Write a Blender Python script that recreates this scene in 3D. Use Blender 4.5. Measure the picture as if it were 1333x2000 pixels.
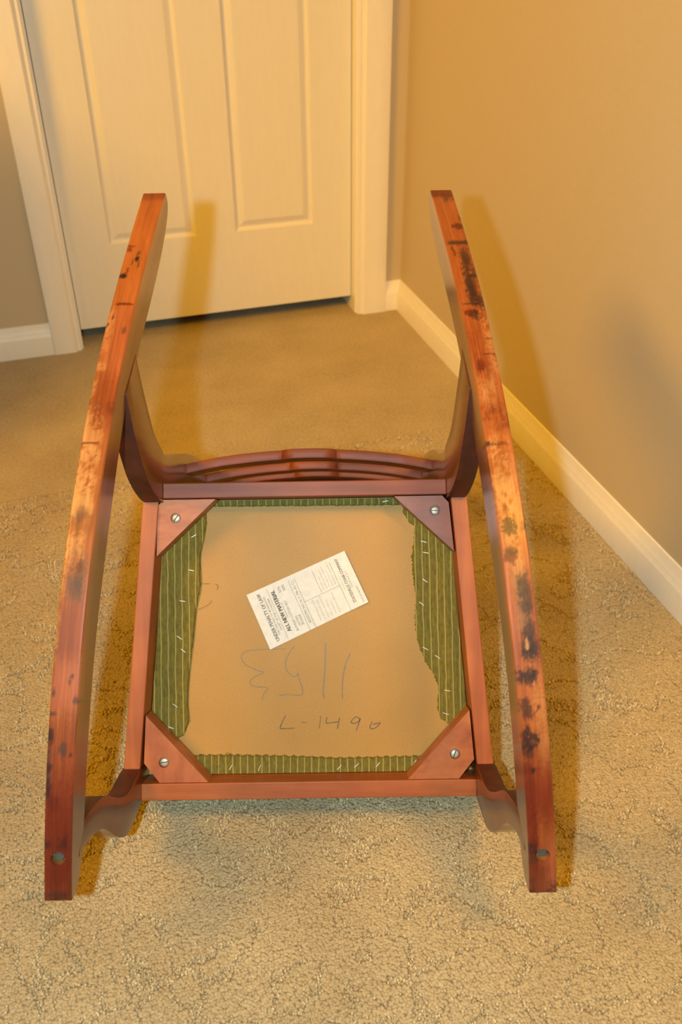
import bpy, bmesh, math, random
import numpy as np
from mathutils import Matrix, Vector

for o in list(bpy.data.objects):
    bpy.data.objects.remove(o)
scene = bpy.context.scene
COL = scene.collection

# ---------------------------------------------------------------- camera
H = 1.0397                       # lens height above the carpet
F_PX = 1783.46                   # focal length in pixels of a 1333 x 2000 frame
PITCH, ROLL, YAW = 0.62245, -0.0052, 0.30042
fwd = Vector((math.sin(YAW) * math.cos(PITCH), math.cos(YAW) * math.cos(PITCH), -math.sin(PITCH)))
rgt = Vector((math.cos(YAW), -math.sin(YAW), 0))
upv = rgt.cross(fwd)
r2 = math.cos(ROLL) * rgt + math.sin(ROLL) * upv
u2 = -math.sin(ROLL) * rgt + math.cos(ROLL) * upv
cam_d = bpy.data.cameras.new('camera')
cam_d.sensor_fit = 'VERTICAL'
cam_d.sensor_height = 22.3
cam_d.sensor_width = 14.86
cam_d.lens = F_PX / 2000 * 22.3
cam_d.clip_start = 0.02
cam_d.dof.use_dof = True
cam_d.dof.focus_distance = 1.12
cam_d.dof.aperture_fstop = 4.0
cam = bpy.data.objects.new('camera', cam_d)
COL.objects.link(cam)
M = Matrix((r2, u2, -fwd)).transposed().to_4x4()
M.translation = (0, 0, H)
cam.matrix_world = M
scene.camera = cam

# ---------------------------------------------------------------- world, lights, exposure
world = bpy.data.worlds.new('world')
scene.world = world
world.use_nodes = True
world.node_tree.nodes['Background'].inputs[0].default_value = (0.9, 0.5, 0.2, 1)
world.node_tree.nodes['Background'].inputs[1].default_value = 0.0

# the flash on the camera, beside the lens because the camera is held upright
fl = bpy.data.lights.new('camera_flash', 'SPOT')
fl.energy = 50.0
fl.color = (0.78, 1.0, 0.96)
fl.spot_size = math.radians(120)
fl.spot_blend = 0.35
fl.shadow_soft_size = 0.016
flo = bpy.data.objects.new('camera_flash', fl)
COL.objects.link(flo)
Mf = Matrix((r2, u2, -fwd)).transposed().to_4x4()
Mf.translation = Vector((0, 0, H)) + r2 * -0.126 + u2 * -0.004 + fwd * -0.075
flo.matrix_world = Mf

# two tungsten ceiling lamps of the room, both outside the frame: one left of the door, one behind the camera
al = bpy.data.lights.new('ceiling_lamp', 'AREA')
al.shape = 'DISK'
al.size = 1.0
al.energy = 37.0
al.color = (1.0, 0.46, 0.006)
al.spread = math.radians(104)
alo = bpy.data.objects.new('ceiling_lamp', al)
COL.objects.link(alo)
alo.location = (-1.60, 0.58, 2.30)
alo.rotation_euler = (Vector((0.85, 2.1, 0.6)) - Vector(alo.location)).to_track_quat('-Z', 'Y').to_euler()
bl_ = bpy.data.lights.new('ceiling_spot', 'SPOT')
bl_.energy = 175.0
bl_.color = (1.0, 0.46, 0.006)
bl_.shadow_soft_size = 0.22
bl_.spot_size = math.radians(70)
bl_.spot_blend = 1.0
blo = bpy.data.objects.new('ceiling_spot', bl_)
COL.objects.link(blo)
blo.location = (0.72, -0.45, 2.38)
blo.rotation_euler = (Vector((1.05, 1.15, 0.3)) - Vector(blo.location)).to_track_quat('-Z', 'Y').to_euler()

vs = scene.view_settings
vs.view_transform = 'Standard'
vs.look = 'None'
vs.gamma = 1.0
vs.exposure = 0.0
vs.use_curve_mapping = False

# ---------------------------------------------------------------- helpers
def tag(o, label=None, cat=None, group=None, kind=None):
    if label: o['label'] = label
    if cat: o['category'] = cat
    if group: o['group'] = group
    if kind: o['kind'] = kind
    return o

def obj(name, data, mat=None, parent=None):
    """links a bmesh or a mesh as one object"""
    if isinstance(data, bmesh.types.BMesh):
        me = bpy.data.meshes.new(name)
        bmesh.ops.recalc_face_normals(data, faces=data.faces)
        data.to_mesh(me)
        data.free()
    else:
        me = data
    if mat: 
        me.materials.clear()
        me.materials.append(mat)
    o = bpy.data.objects.new(name, me)
    COL.objects.link(o)
    if parent: o.parent = parent
    return o

def smooth(o, ang=35):
    me = o.data
    for p in me.polygons: p.use_smooth = True
    me.set_sharp_from_angle(angle=math.radians(ang))
    return o

def prism(pts, axis_fn0, axis_fn1, bm=None):
    """closed polygon extruded between two maps of its 2D points into 3D"""
    bm = bm or bmesh.new()
    a = [bm.verts.new(axis_fn0(p)) for p in pts]
    b = [bm.verts.new(axis_fn1(p)) for p in pts]
    n = len(pts)
    bm.faces.new(a)
    bm.faces.new(b[::-1])
    for i in range(n):
        bm.faces.new((a[i], b[i], b[(i + 1) % n], a[(i + 1) % n]))
    return bm

def box(x0, x1, y0, y1, z0, z1, bm=None):
    return prism([(x0, y0), (x1, y0), (x1, y1), (x0, y1)], lambda p: (p[0], p[1], z0), lambda p: (p[0], p[1], z1), bm)

def bevel(bm, w, seg=2, ang=40):
    bmesh.ops.recalc_face_normals(bm, faces=bm.faces)
    es = [e for e in bm.edges if len(e.link_faces) == 2 and e.calc_face_angle(0) > math.radians(ang)]
    bmesh.ops.bevel(bm, geom=es, offset=w, segments=seg, affect='EDGES', profile=0.5, clamp_overlap=True)
    return bm

def catmull(P, n=8):
    P = [np.array(p, float) for p in P]
    Q = [2 * P[0] - P[1]] + P + [2 * P[-1] - P[-2]]
    out = []
    for i in range(1, len(Q) - 2):
        p0, p1, p2, p3 = Q[i - 1:i + 3]
        for k in range(n):
            t = k / n
            out.append(0.5 * (2 * p1 + (p2 - p0) * t + (2 * p0 - 5 * p1 + 4 * p2 - p3) * t * t + (3 * p1 - p0 - 3 * p2 + p3) * t ** 3))
    out.append(P[-1])
    return [tuple(p) for p in out]

def tube(points, r, bm=None, sides=6, closed_caps=True):
    bm = bm or bmesh.new()
    pts = [Vector(p) for p in points]
    rings = []
    for i, p in enumerate(pts):
        t = (pts[min(i + 1, len(pts) - 1)] - pts[max(i - 1, 0)]).normalized()
        a = t.cross(Vector((0, 0, 1)))
        if a.length < 1e-4: a = t.cross(Vector((0, 1, 0)))
        a.normalize(); b = t.cross(a)
        rings.append([bm.verts.new(p + r * (math.cos(2 * math.pi * k / sides) * a + math.sin(2 * math.pi * k / sides) * b)) for k in range(sides)])
    for A, B in zip(rings[:-1], rings[1:]):
        for k in range(sides):
            bm.faces.new((A[k], A[(k + 1) % sides], B[(k + 1) % sides], B[k]))
    bm.faces.new(rings[0]); bm.faces.new(rings[-1][::-1])
    return bm

# value noise on the CPU, for wear marks and carpet
_rng = np.random.default_rng(7)
_perm = _rng.random((256, 256))
def vnoise(x, y):
    x = np.asarray(x, float); y = np.asarray(y, float)
    xi = np.floor(x).astype(int); yi = np.floor(y).astype(int)
    fx = x - xi; fy = y - yi
    fx = fx * fx * (3 - 2 * fx); fy = fy * fy * (3 - 2 * fy)
    g = lambda a, b: _perm[a & 255, b & 255]
    return (g(xi, yi) * (1 - fx) + g(xi + 1, yi) * fx) * (1 - fy) + (g(xi, yi + 1) * (1 - fx) + g(xi + 1, yi + 1) * fx) * fy
def fbm(x, y, o=4):
    s = 0; a = 0.5; n = 0
    for i in range(o):
        s = s + a * vnoise(x * 2 ** i + 17.3 * i, y * 2 ** i + 5.1 * i); n += a; a *= 0.5
    return s / n

# ---------------------------------------------------------------- materials
def newmat(name):
    m = bpy.data.materials.new(name)
    m.use_nodes = True
    nt = m.node_tree
    return m, nt, nt.nodes['Principled BSDF']

def N(nt, typ, **kw):
    n = nt.nodes.new(typ)
    for k, v in kw.items():
        if k.startswith('i_'):
            n.inputs[k[2:].replace('_', ' ')].default_value = v
        else:
            setattr(n, k, v)
    return n

def ramp(nt, fac, stops):
    r = nt.nodes.new('ShaderNodeValToRGB')
    el = r.color_ramp.elements
    while len(el) < len(stops): el.new(0.5)
    for e, (p, c) in zip(el, stops):
        e.position = p; e.color = (c[0], c[1], c[2], 1)
    nt.links.new(fac, r.inputs['Fac'])
    return r.outputs['Color']

def bump(nt, b, height, strength, dist=0.001):
    n = N(nt, 'ShaderNodeBump')
    n.inputs['Strength'].default_value = strength
    n.inputs['Distance'].default_value = dist
    nt.links.new(height, n.inputs['Height'])
    nt.links.new(n.outputs['Normal'], b.inputs['Normal'])

def objcoord(nt, scale):
    tc = N(nt, 'ShaderNodeTexCoord')
    mp = N(nt, 'ShaderNodeMapping')
    mp.inputs['Scale'].default_value = scale
    nt.links.new(tc.outputs['Object'], mp.inputs['Vector'])
    return mp.outputs['Vector']

def noise(nt, vec, scale, detail=4, rough=0.55):
    n = N(nt, 'ShaderNodeTexNoise')
    n.inputs['Scale'].default_value = scale
    n.inputs['Detail'].default_value = detail
    n.inputs['Roughness'].default_value = rough
    nt.links.new(vec, n.inputs['Vector'])
    return n.outputs['Fac']

def mixc(nt, fac, a, b, mode='MIX'):
    n = N(nt, 'ShaderNodeMix', data_type='RGBA', blend_type=mode)
    for sock, v in ((n.inputs[0], fac), (n.inputs[6], a), (n.inputs[7], b)):
        if hasattr(v, 'links'): nt.links.new(v, sock)
        elif isinstance(v, (int, float)): sock.default_value = v
        else: sock.default_value = (v[0], v[1], v[2], 1)
    return n.outputs[2]

def wood(name, dark, mid, light, stretch, rough=0.48, coat=0.10):
    m, nt, b = newmat(name)
    v = objcoord(nt, stretch)
    g = noise(nt, v, 60, 6, 0.6)
    v2 = objcoord(nt, (6, 6, 6))
    g2 = noise(nt, v2, 1.6, 3)
    c1 = ramp(nt, g, [(0.30, dark), (0.52, mid), (0.75, light)])
    c2 = ramp(nt, g2, [(0.3, (0.72, 0.62, 0.6)), (0.65, (1, 1, 1))])
    nt.links.new(mixc(nt, 1.0, c1, c2, 'MULTIPLY'), b.inputs['Base Color'])
    b.inputs['Roughness'].default_value = rough
    b.inputs['Coat Weight'].default_value = coat
    b.inputs['Coat Roughness'].default_value = 0.38
    bump(nt, b, g, 0.12, 0.0006)
    return m

WD, WM, WL = (0.28, 0.062, 0.012), (0.38, 0.102, 0.021), (0.47, 0.145, 0.034)
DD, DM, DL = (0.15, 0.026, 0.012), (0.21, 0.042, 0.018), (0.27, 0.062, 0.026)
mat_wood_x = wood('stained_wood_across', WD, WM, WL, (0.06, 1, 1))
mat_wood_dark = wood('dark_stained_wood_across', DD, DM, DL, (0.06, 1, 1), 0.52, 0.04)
mat_wood_y = wood('stained_wood_along', WD, WM, WL, (1, 0.06, 1))
mat_wood_z = wood('varnished_board_side', (0.10, 0.024, 0.008), (0.145, 0.037, 0.012), (0.19, 0.052, 0.018), (1, 1, 0.08), 0.3, 1.0)
mat_end = wood('dark_end_grain', (0.040, 0.008, 0.004), (0.062, 0.012, 0.006), (0.085, 0.018, 0.009), (1, 1, 1), 0.5, 0.1)
mat_blocks = [wood('corner_block_wood_%d' % k, *c) for k, c in enumerate((
    ((0.28, 0.070, 0.020), (0.40, 0.120, 0.036), (0.50, 0.175, 0.060), (0.35, 1, 1), 0.45, 0.1),
    ((0.13, 0.024, 0.011), (0.19, 0.038, 0.016), (0.25, 0.058, 0.024), (0.35, 1, 1), 0.40, 0.2),
    ((0.30, 0.080, 0.025), (0.41, 0.122, 0.042), (0.49, 0.165, 0.065), (1, 0.35, 1), 0.45, 0.1),
    ((0.20, 0.038, 0.012), (0.42, 0.125, 0.036), (0.52, 0.185, 0.065), (0.35, 0.5, 1), 0.45, 0.1)))]
for m_ in (mat_wood_z,):
    m_.node_tree.nodes['Principled BSDF'].inputs['Coat Roughness'].default_value = 0.2

# worn rocker wood: colour attribute with the stain, scuffs and dents; fine grain from nodes
mat_rocker, nt, b = newmat('worn_rocker_wood')
at = N(nt, 'ShaderNodeAttribute', attribute_name='wear')
g = noise(nt, objcoord(nt, (1, 0.07, 0.25)), 90, 6, 0.65)
gc = ramp(nt, g, [(0.28, (0.80, 0.74, 0.72)), (0.6, (1.08, 1.08, 1.08))])
nt.links.new(mixc(nt, 1.0, at.outputs['Color'], gc, 'MULTIPLY'), b.inputs['Base Color'])
b.inputs['Roughness'].default_value = 0.38
b.inputs['Coat Weight'].default_value = 0.2
b.inputs['Coat Roughness'].default_value = 0.3
bump(nt, b, g, 0.15, 0.0006)

mat_rocker_side = mat_rocker.copy()
mat_rocker_side.name = 'varnished_rocker_side'
b = mat_rocker_side.node_tree.nodes['Principled BSDF']
b.inputs['Coat Weight'].default_value = 1.0
b.inputs['Coat Roughness'].default_value = 0.2

def plain(name, col, rough=0.5, metal=0.0, spec=0.5):
    m, nt, b = newmat(name)
    v = objcoord(nt, (1, 1, 1))
    g = noise(nt, v, 140, 3)
    c = ramp(nt, g, [(0.3, tuple(k * 0.92 for k in col)), (0.7, tuple(min(1, k * 1.05) for k in col))])
    nt.links.new(c, b.inputs['Base Color'])
    b.inputs['Roughness'].default_value = rough
    b.inputs['Metallic'].default_value = metal
    b.inputs['Specular IOR Level'].default_value = spec
    return m

mat_metal = plain('screw_metal', (0.55, 0.57, 0.55), 0.5, 0.45)
mat_bolt = plain('dull_bolt_metal', (0.16, 0.17, 0.17), 0.45, 0.6)
mat_staple = plain('staple_wire', (0.80, 0.82, 0.78), 0.4, 0.3)
mat_slot = plain('slot_shade', (0.05, 0.045, 0.04), 0.8)
mat_paper = plain('label_paper', (0.70, 0.705, 0.74), 0.6)
mat_ink = plain('label_ink', (0.13, 0.13, 0.135), 0.7)
mat_ink_soft = plain('faint_label_ink', (0.38, 0.38, 0.37), 0.7)
mat_pencil = plain('pencil_mark', (0.20, 0.14, 0.075), 0.45)
mat_pencil_dark = plain('dark_pencil_mark', (0.13, 0.075, 0.03), 0.45)
mat_thread = plain('loose_thread', (0.20, 0.15, 0.03), 0.8)

# white trim and door paint
mat_trim, nt, b = newmat('white_trim_paint')
g = noise(nt, objcoord(nt, (1, 1, 0.3)), 60, 4)
nt.links.new(ramp(nt, g, [(0.3, (0.84, 0.82, 0.77)), (0.7, (0.87, 0.85, 0.80))]), b.inputs['Base Color'])
b.inputs['Roughness'].default_value = 0.42
mat_door, nt, b = newmat('white_door_paint')
g = noise(nt, objcoord(nt, (1, 1, 0.12)), 130, 5, 0.6)
nt.links.new(ramp(nt, g, [(0.3, (0.77, 0.75, 0.68)), (0.7, (0.80, 0.78, 0.71))]), b.inputs['Base Color'])
b.inputs['Roughness'].default_value = 0.45
bump(nt, b, g, 0.10, 0.0005)
# tan wall paint
mat_wall, nt, b = newmat('tan_wall_paint')
g = noise(nt, objcoord(nt, (1, 1, 1)), 220, 4, 0.6)
nt.links.new(ramp(nt, g, [(0.3, (0.56, 0.47, 0.325)), (0.7, (0.585, 0.495, 0.345))]), b.inputs['Base Color'])
b.inputs['Roughness'].default_value = 0.6
bump(nt, b, g, 0.10, 0.0008)
mat_ceil = plain('ceiling_paint', (0.62, 0.55, 0.42), 0.8)

# carpet backing (the floor) and carpet pile
def carpet_mat(name, attr):
    m, nt, b = newmat(name)
    tc = N(nt, 'ShaderNodeTexCoord')
    geo = N(nt, 'ShaderNodeNewGeometry')
    p = geo.outputs['Position']
    n1 = noise(nt, p, 5.0, 4, 0.6)
    n2 = noise(nt, p, 160.0, 4, 0.7)
    c1 = ramp(nt, n1, [(0.32, (0.44, 0.355, 0.220)), (0.68, (0.55, 0.46, 0.30))])
    c2 = ramp(nt, n2, [(0.25, (0.70, 0.66, 0.60)), (0.62, (1.06, 1.06, 1.06))])
    c = mixc(nt, 1.0, c1, c2, 'MULTIPLY')
    if attr:
        a = N(nt, 'ShaderNodeAttribute', attribute_name='tone', attribute_type='INSTANCER')
        c = mixc(nt, 1.0, c, a.outputs['Color'], 'MULTIPLY')
    nt.links.new(c, b.inputs['Base Color'])
    b.inputs['Roughness'].default_value = 0.95
    b.inputs['Specular IOR Level'].default_value = 0.1
    b.inputs['Sheen Weight'].default_value = 0.15
    b.inputs['Sheen Roughness'].default_value = 0.5
    if not attr:
        bump(nt, b, n2, 0.9, 0.004)
    return m
mat_floor = carpet_mat('carpet_weave', False)
mat_pile = carpet_mat('carpet_tufts', True)

# fibreboard
mat_board, nt, b = newmat('tan_fibreboard')
v = objcoord(nt, (1, 1, 1))
g = noise(nt, v, 420, 4, 0.7); g2 = noise(nt, v, 9, 3)
c1 = ramp(nt, g, [(0.22, (0.25, 0.140, 0.034)), (0.40, (0.40, 0.230, 0.062)), (0.75, (0.44, 0.258, 0.074))])
c2 = ramp(nt, g2, [(0.3, (0.93, 0.92, 0.9)), (0.7, (1.03, 1.03, 1.03))])
nt.links.new(mixc(nt, 1.0, c1, c2, 'MULTIPLY'), b.inputs['Base Color'])
b.inputs['Roughness'].default_value = 0.5
b.inputs['Specular IOR Level'].default_value = 0.3

# green ribbed velvet; the ribs run from front to back of the seat
mat_fabric, nt, b = newmat('green_ribbed_velvet')
tc = N(nt, 'ShaderNodeTexCoord')
sx = N(nt, 'ShaderNodeSeparateXYZ'); nt.links.new(tc.outputs['Object'], sx.inputs[0])
wob = noise(nt, objcoord(nt, (1, 1, 1)), 22, 2)
wm = N(nt, 'ShaderNodeMath', operation='MULTIPLY_ADD'); nt.links.new(wob, wm.inputs[0]); wm.inputs[1].default_value = 0.004; nt.links.new(sx.outputs['X'], wm.inputs[2])
dv = N(nt, 'ShaderNodeMath', operation='DIVIDE'); nt.links.new(wm.outputs[0], dv.inputs[0]); dv.inputs[1].default_value = 0.0094
fr = N(nt, 'ShaderNodeMath', operation='FRACT'); nt.links.new(dv.outputs[0], fr.inputs[0])
stripe = ramp(nt, fr.outputs[0], [(0.0, (0, 0, 0)), (0.40, (0, 0, 0)), (0.47, (1, 1, 1)), (0.53, (1, 1, 1)), (0.60, (0, 0, 0))])
g = noise(nt, objcoord(nt, (1, 0.4, 1)), 260, 5, 0.7)
base = ramp(nt, g, [(0.25, (0.075, 0.057, 0.004)), (0.55, (0.150, 0.120, 0.010)), (0.8, (0.22, 0.182, 0.020))])
sw = N(nt, 'ShaderNodeRGBToBW'); nt.links.new(stripe, sw.inputs[0])
ss = N(nt, 'ShaderNodeMath', operation='MULTIPLY'); nt.links.new(sw.outputs[0], ss.inputs[0]); ss.inputs[1].default_value = 0.75
nt.links.new(mixc(nt, ss.outputs[0], base, (0.40, 0.37, 0.10)), b.inputs['Base Color'])
b.inputs['Roughness'].default_value = 0.75
b.inputs['Sheen Weight'].default_value = 0.12
b.inputs['Sheen Tint'].default_value = (0.7, 0.8, 0.4, 1)
bump(nt, b, g, 0.5, 0.001)

# ---------------------------------------------------------------- the room
YD = 2.2720                      # face of the casing on the door wall
YW = YD + 0.014                  # door wall
XW = 0.8707 + 0.014              # right wall
XL, YN, ZC = -3.2, -2.6, 2.44
OP0, OP1, OPH = 0.008, 0.7515, 2.03   # door opening

tag(obj('floor', box(XL, XW + 0.1, YN, YW + 1.0, -0.05, 0.0), mat_floor), kind='structure')
tag(obj('ceiling', box(XL, XW + 0.1, YN, YW + 1.0, ZC, ZC + 0.05), mat_ceil), kind='structure')
tag(obj('wall_right', box(XW, XW + 0.1, YN, YW + 1.0, 0, ZC), mat_wall), kind='structure')
tag(obj('wall_left', box(XL - 0.1, XL, YN, YW + 1.0, 0, ZC), mat_wall), kind='structure')
tag(obj('wall_near', box(XL, XW, YN - 0.1, YN, 0, ZC), mat_wall), kind='structure')
tag(obj('wall_closet', box(XL, XW, YW + 0.95, YW + 1.0, 0, ZC), mat_wall), kind='structure')
bm = box(XL, OP0 - 0.018, YW, YW + 0.11, 0, ZC)
box(OP1 + 0.018, XW, YW, YW + 0.11, 0, ZC, bm)
box(OP0 - 0.018, OP1 + 0.018, YW, YW + 0.11, OPH + 0.018, ZC, bm)
tag(obj('wall_far', bm, mat_wall), kind='structure')

# unseen blocker wall, added only to keep the lamp off the low left corner
tag(obj('lamp_blocker_wall', box(-1.05, -0.50, 1.62, YW, 0, 0.98), mat_wall), kind='structure')

# baseboards: moulded profile (thickness, height)
BB = [(0, 0), (0.014, 0), (0.014, 0.049), (0.0128, 0.0525), (0.0098, 0.0575), (0.0092, 0.0610), (0.0082, 0.0635), (0.0066, 0.0665), (0.0045, 0.0765), (0.0030, 0.0812), (0, 0.0822)]
o = obj('baseboard_right', prism(BB, lambda p: (XW - p[0], YN, p[1]), lambda p: (XW - p[0], YW, p[1])), mat_trim)
tag(smooth(o, 30), kind='structure')
o = obj('baseboard_far', prism(BB, lambda p: (-0.50, YW - p[0], p[1]), lambda p: (-0.0655, YW - p[0], p[1])), mat_trim)
tag(smooth(o, 30), kind='structure')
o = obj('baseboard_corner', prism(BB, lambda p: (0.8370, YW - p[0], p[1]), lambda p: (XW - 0.002, YW - p[0], p[1])), mat_trim)
tag(smooth(o, 30), kind='structure')

# door casing: profile across its width, inner edge first (offset, thickness)
def casing(width):
    return [(0, 0), (0, 0.0075), (0.0015, 0.0095), (0.0045, 0.0100), (0.0075, 0.0092), (0.0088, 0.0085), (0.0100, 0.0105), (0.0135, 0.0150), (0.0165, 0.0168), (width * 0.6, 0.0170), (width - 0.004, 0.0172), (width, 0.0155), (width, 0)]
cl, crr = OP0 - 0.005, OP1 + 0.005
o = obj('trim_1', prism(casing(cl + 0.0650), lambda p: (cl - p[0], YW - p[1], 0), lambda p: (cl - p[0], YW - p[1], OPH + 0.07)), mat_trim)
tag(smooth(o, 30), kind='structure')
o = obj('trim_2', prism(casing(0.8365 - crr), lambda p: (crr + p[0], YW - p[1], 0), lambda p: (crr + p[0], YW - p[1], OPH + 0.07)), mat_trim)
tag(smooth(o, 30), kind='structure')
o = obj('trim_3', prism(casing(0.070), lambda p: (cl, YW - p[1], OPH + 0.005 + p[0]), lambda p: (crr, YW - p[1], OPH + 0.005 + p[0])), mat_trim)
tag(smooth(o, 30), kind='structure')
# jambs
for k, (x0, x1) in enumerate(((OP0 - 0.018, OP0), (OP1, OP1 + 0.018))):
    tag(obj('trim_%d' % (4 + k), bevel(box(x0, x1, YW - 0.001, YW + 0.11, 0, OPH), 0.001), mat_trim), kind='structure')
tag(obj('trim_6', box(OP0 - 0.018, OP1 + 0.018, YW, YW + 0.11, OPH, OPH + 0.018), mat_trim), kind='structure')

# six-panel door, its face set back in the jamb
DF = YD + 0.045
DX0, DX1, DZ0, DZ1 = OP0 + 0.002, OP1 - 0.002, 0.040, OPH - 0.003
dcols = [(0.1150, 0.3340), (0.4365, 0.6450)]
drows = [(0.2525, 0.86), (1.02, 1.58), (1.70, 1.90)]
bm = bmesh.new()
xs = [DX0, dcols[0][0], dcols[0][1], dcols[1][0], dcols[1][1], DX1]
zs = [DZ0, drows[0][0], drows[0][1], drows[1][0], drows[1][1], drows[2][0], drows[2][1], DZ1]
gv = [[bm.verts.new((x, DF, z)) for z in zs] for x in xs]
for i in range(5):
    for j in range(7):
        if i in (1, 3) and j in (1, 3, 5): continue
        bm.faces.new((gv[i][j], gv[i + 1][j], gv[i + 1][j + 1], gv[i][j + 1]))
ret = bmesh.ops.extrude_face_region(bm, geom=list(bm.faces))
for v in ret['geom']:
    if isinstance(v, bmesh.types.BMVert): v.co.y += 0.035
door = tag(obj('door_1', bm, mat_door), kind='structure')
PP = [(0.0, 0.0), (0.0025, 0.0045), (0.0065, 0.0075), (0.0105, 0.0080), (0.0125, 0.0072), (0.0245, 0.0020), (0.0270, 0.0015)]
for (a0, a1) in dcols:
    for (c0, c1) in drows:
        bm = bmesh.new()
        rings = []
        for (ins, dep) in PP:
            rings.append([bm.verts.new(q) for q in ((a0 + ins, DF + dep, c0 + ins), (a1 - ins, DF + dep, c0 + ins), (a1 - ins, DF + dep, c1 - ins), (a0 + ins, DF + dep, c1 - ins))])
        for A, B in zip(rings[:-1], rings[1:]):
            for k in range(4): bm.faces.new((A[k], A[(k + 1) % 4], B[(k + 1) % 4], B[k]))
        bm.faces.new(rings[-1])
        back = [bm.verts.new((v.co.x, DF + 0.03, v.co.z)) for v in rings[0]]
        for k in range(4): bm.faces.new((rings[0][k], rings[0][(k + 1) % 4], back[(k + 1) % 4], back[k]))
        bm.faces.new(back)
        obj('raised_panel', bm, mat_door, door)

# ---------------------------------------------------------------- the rocking chair, tipped over onto its seat and crest
# chair space: x across, y from the front of the seat to its back, z from the underside of the seat rails towards the rockers
S = 1.05556
chair = bpy.data.objects.new('rocking_chair', None)
COL.objects.link(chair)
cm = Matrix(((0.95603, 0.17100, -0.23824), (-0.29304, 0.58794, -0.75396), (0.01115, 0.79063, 0.61220))).to_4x4()
cm.translation = (0.1746, 0.7072, 0.0718)
chair.matrix_world = cm
tag(chair, 'reddish brown wooden rocking chair tipped upside down on the beige carpet', 'rocking chair')

WF, WR, DEP = 0.475, 0.4124, 0.4025
def sidex(y): return WF / 2 + (WR - WF) / 2 * y / DEP
RT = 0.0206

# --- rockers
def rocker_curves(bot, top):
    bot = np.array(bot); top = np.array(top)
    yb = np.linspace(bot[0, 0], bot[-1, 0], 320)
    pb = np.polyfit(bot[:, 0], bot[:, 1], 5)
    B = np.stack([yb, np.polyval(pb, yb)], 1) * S
    T = np.array(catmull(top, 24)) * S
    return B, T
LB = [(-.042, .1955), (-.003, .2065), (.06, .2166), (.135, .2228), (.226, .2219), (.295, .2135), (.365, .1967), (.438, .1755), (.486, .153), (.555, .1196), (.656, .059), (.737, .004)]
LT = [(-.042, .1945), (-.038, .183), (-.027, .1745), (.0, .170), (.05, .173), (.121, .178), (.21, .176), (.2955, .1623), (.405, .1373), (.464, .1171), (.530, .0800), (.6065, .0320), (.665, .0000), (.705, -.0150), (.728, -.0155), (.737, -.001)]
RB = [(-.046, .183), (-.013, .195), (.047, .211), (.118, .2235), (.165, .2285), (.23, .2285), (.288, .2165), (.3715, .1973), (.438, .180), (.497, .155), (.565, .1105), (.655, .0435), (.753, -.042)]
RTp = [(-.046, .182), (-.043, .169), (-.033, .159), (-.005, .1545), (.045, .162), (.13, .176), (.21, .175), (.287, .1583), (.407, .1231), (.49, .088), (.5565, .050), (.6157, .006), (.665, -.034), (.705, -.062), (.735, -.073), (.750, -.064), (.753, -.046)]
RA, RBs, RTH = 0.25 * S, -0.0785, 0.027 * S

# where along the rocker a mark lies: picture row -> chair y
ROWS_L = ([375, 445, 602, 715, 816, 978, 1090, 1219, 1406, 1556, 1688, 1760], [.737, .682, .5646, .4947, .4374, .351, .295, .231, .140, .065, -.002, -.042])
ROWS_R = ([370, 471, 588, 696, 809, 925, 1090, 1219, 1425, 1575, 1688, 1745], [.753, .657, .5697, .4985, .4327, .371, .288, .226, .1235, .047, -.0137, -.046])

ORANGE = np.array((0.38, 0.118, 0.028)); RED = np.array((0.175, 0.027, 0.009)); DKRED = np.array((0.10, 0.012, 0.007))
TAN = np.array((0.53, 0.275, 0.100)); GREY = np.array((0.055, 0.036, 0.034)); BLACK = np.array((0.024, 0.013, 0.014)); PINK = np.array((0.36, 0.100, 0.046))

# bands: (row from, row to, u from, u to, colour, strength, softness rows, raggedness) ; u = 0 at the rocker's left edge in the picture
BANDS_L = [
 (374, 390, 0, 1, DKRED, .8, 3, .5), (390, 600, 0, 1, ORANGE, .9, 40, 0), (600, 735, 0, 1, PINK, .35, 25, .4),
 (600, 700, 0, .30, TAN, .45, 12, 1), (705, 722, .0, .35, TAN, .7, 4, 1), (735, 835, 0, 1, RED, .55, 25, .4), (788, 812, .1, 1, DKRED, .55, 8, .8),
 (740, 1010, 0, .16, TAN, .75, 12, 1), (815, 1000, 0, .75, TAN, .50, 25, 1.2), (868, 905, 0, .8, TAN, .35, 10, 1), (925, 1010, 0, .8, TAN, .45, 15, 1.2),
 (1005, 1040, .1, .9, GREY, .40, 12, 1.2), (1045, 1110, 0, .7, TAN, .55, 14, 1.2), (1090, 1180, .25, .9, GREY, .65, 16, 1.3), (1050, 1300, 0, .10, TAN, .85, 12, .8),
 (1180, 1300, .1, 1, RED, .55, 30, .4), (1290, 1390, 0, 1, PINK, .7, 30, .3), (1400, 1480, 0, 1, RED, .5, 30, .6), (1480, 1770, 0, 1, RED, .85, 60, .3), (1540, 1770, 0, 1, DKRED, .62, 70, .5),
 (1430, 1570, 0, .16, GREY, .8, 14, 1.2), (1640, 1658, 0, .28, BLACK, .7, 6, 1), (1630, 1665, .42, .85, BLACK, .62, 7, 1), (1744, 1765, 0, 1, BLACK, .75, 5, 1), (1690, 1745, .1, .9, DKRED, .5, 20, .6)]
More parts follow.
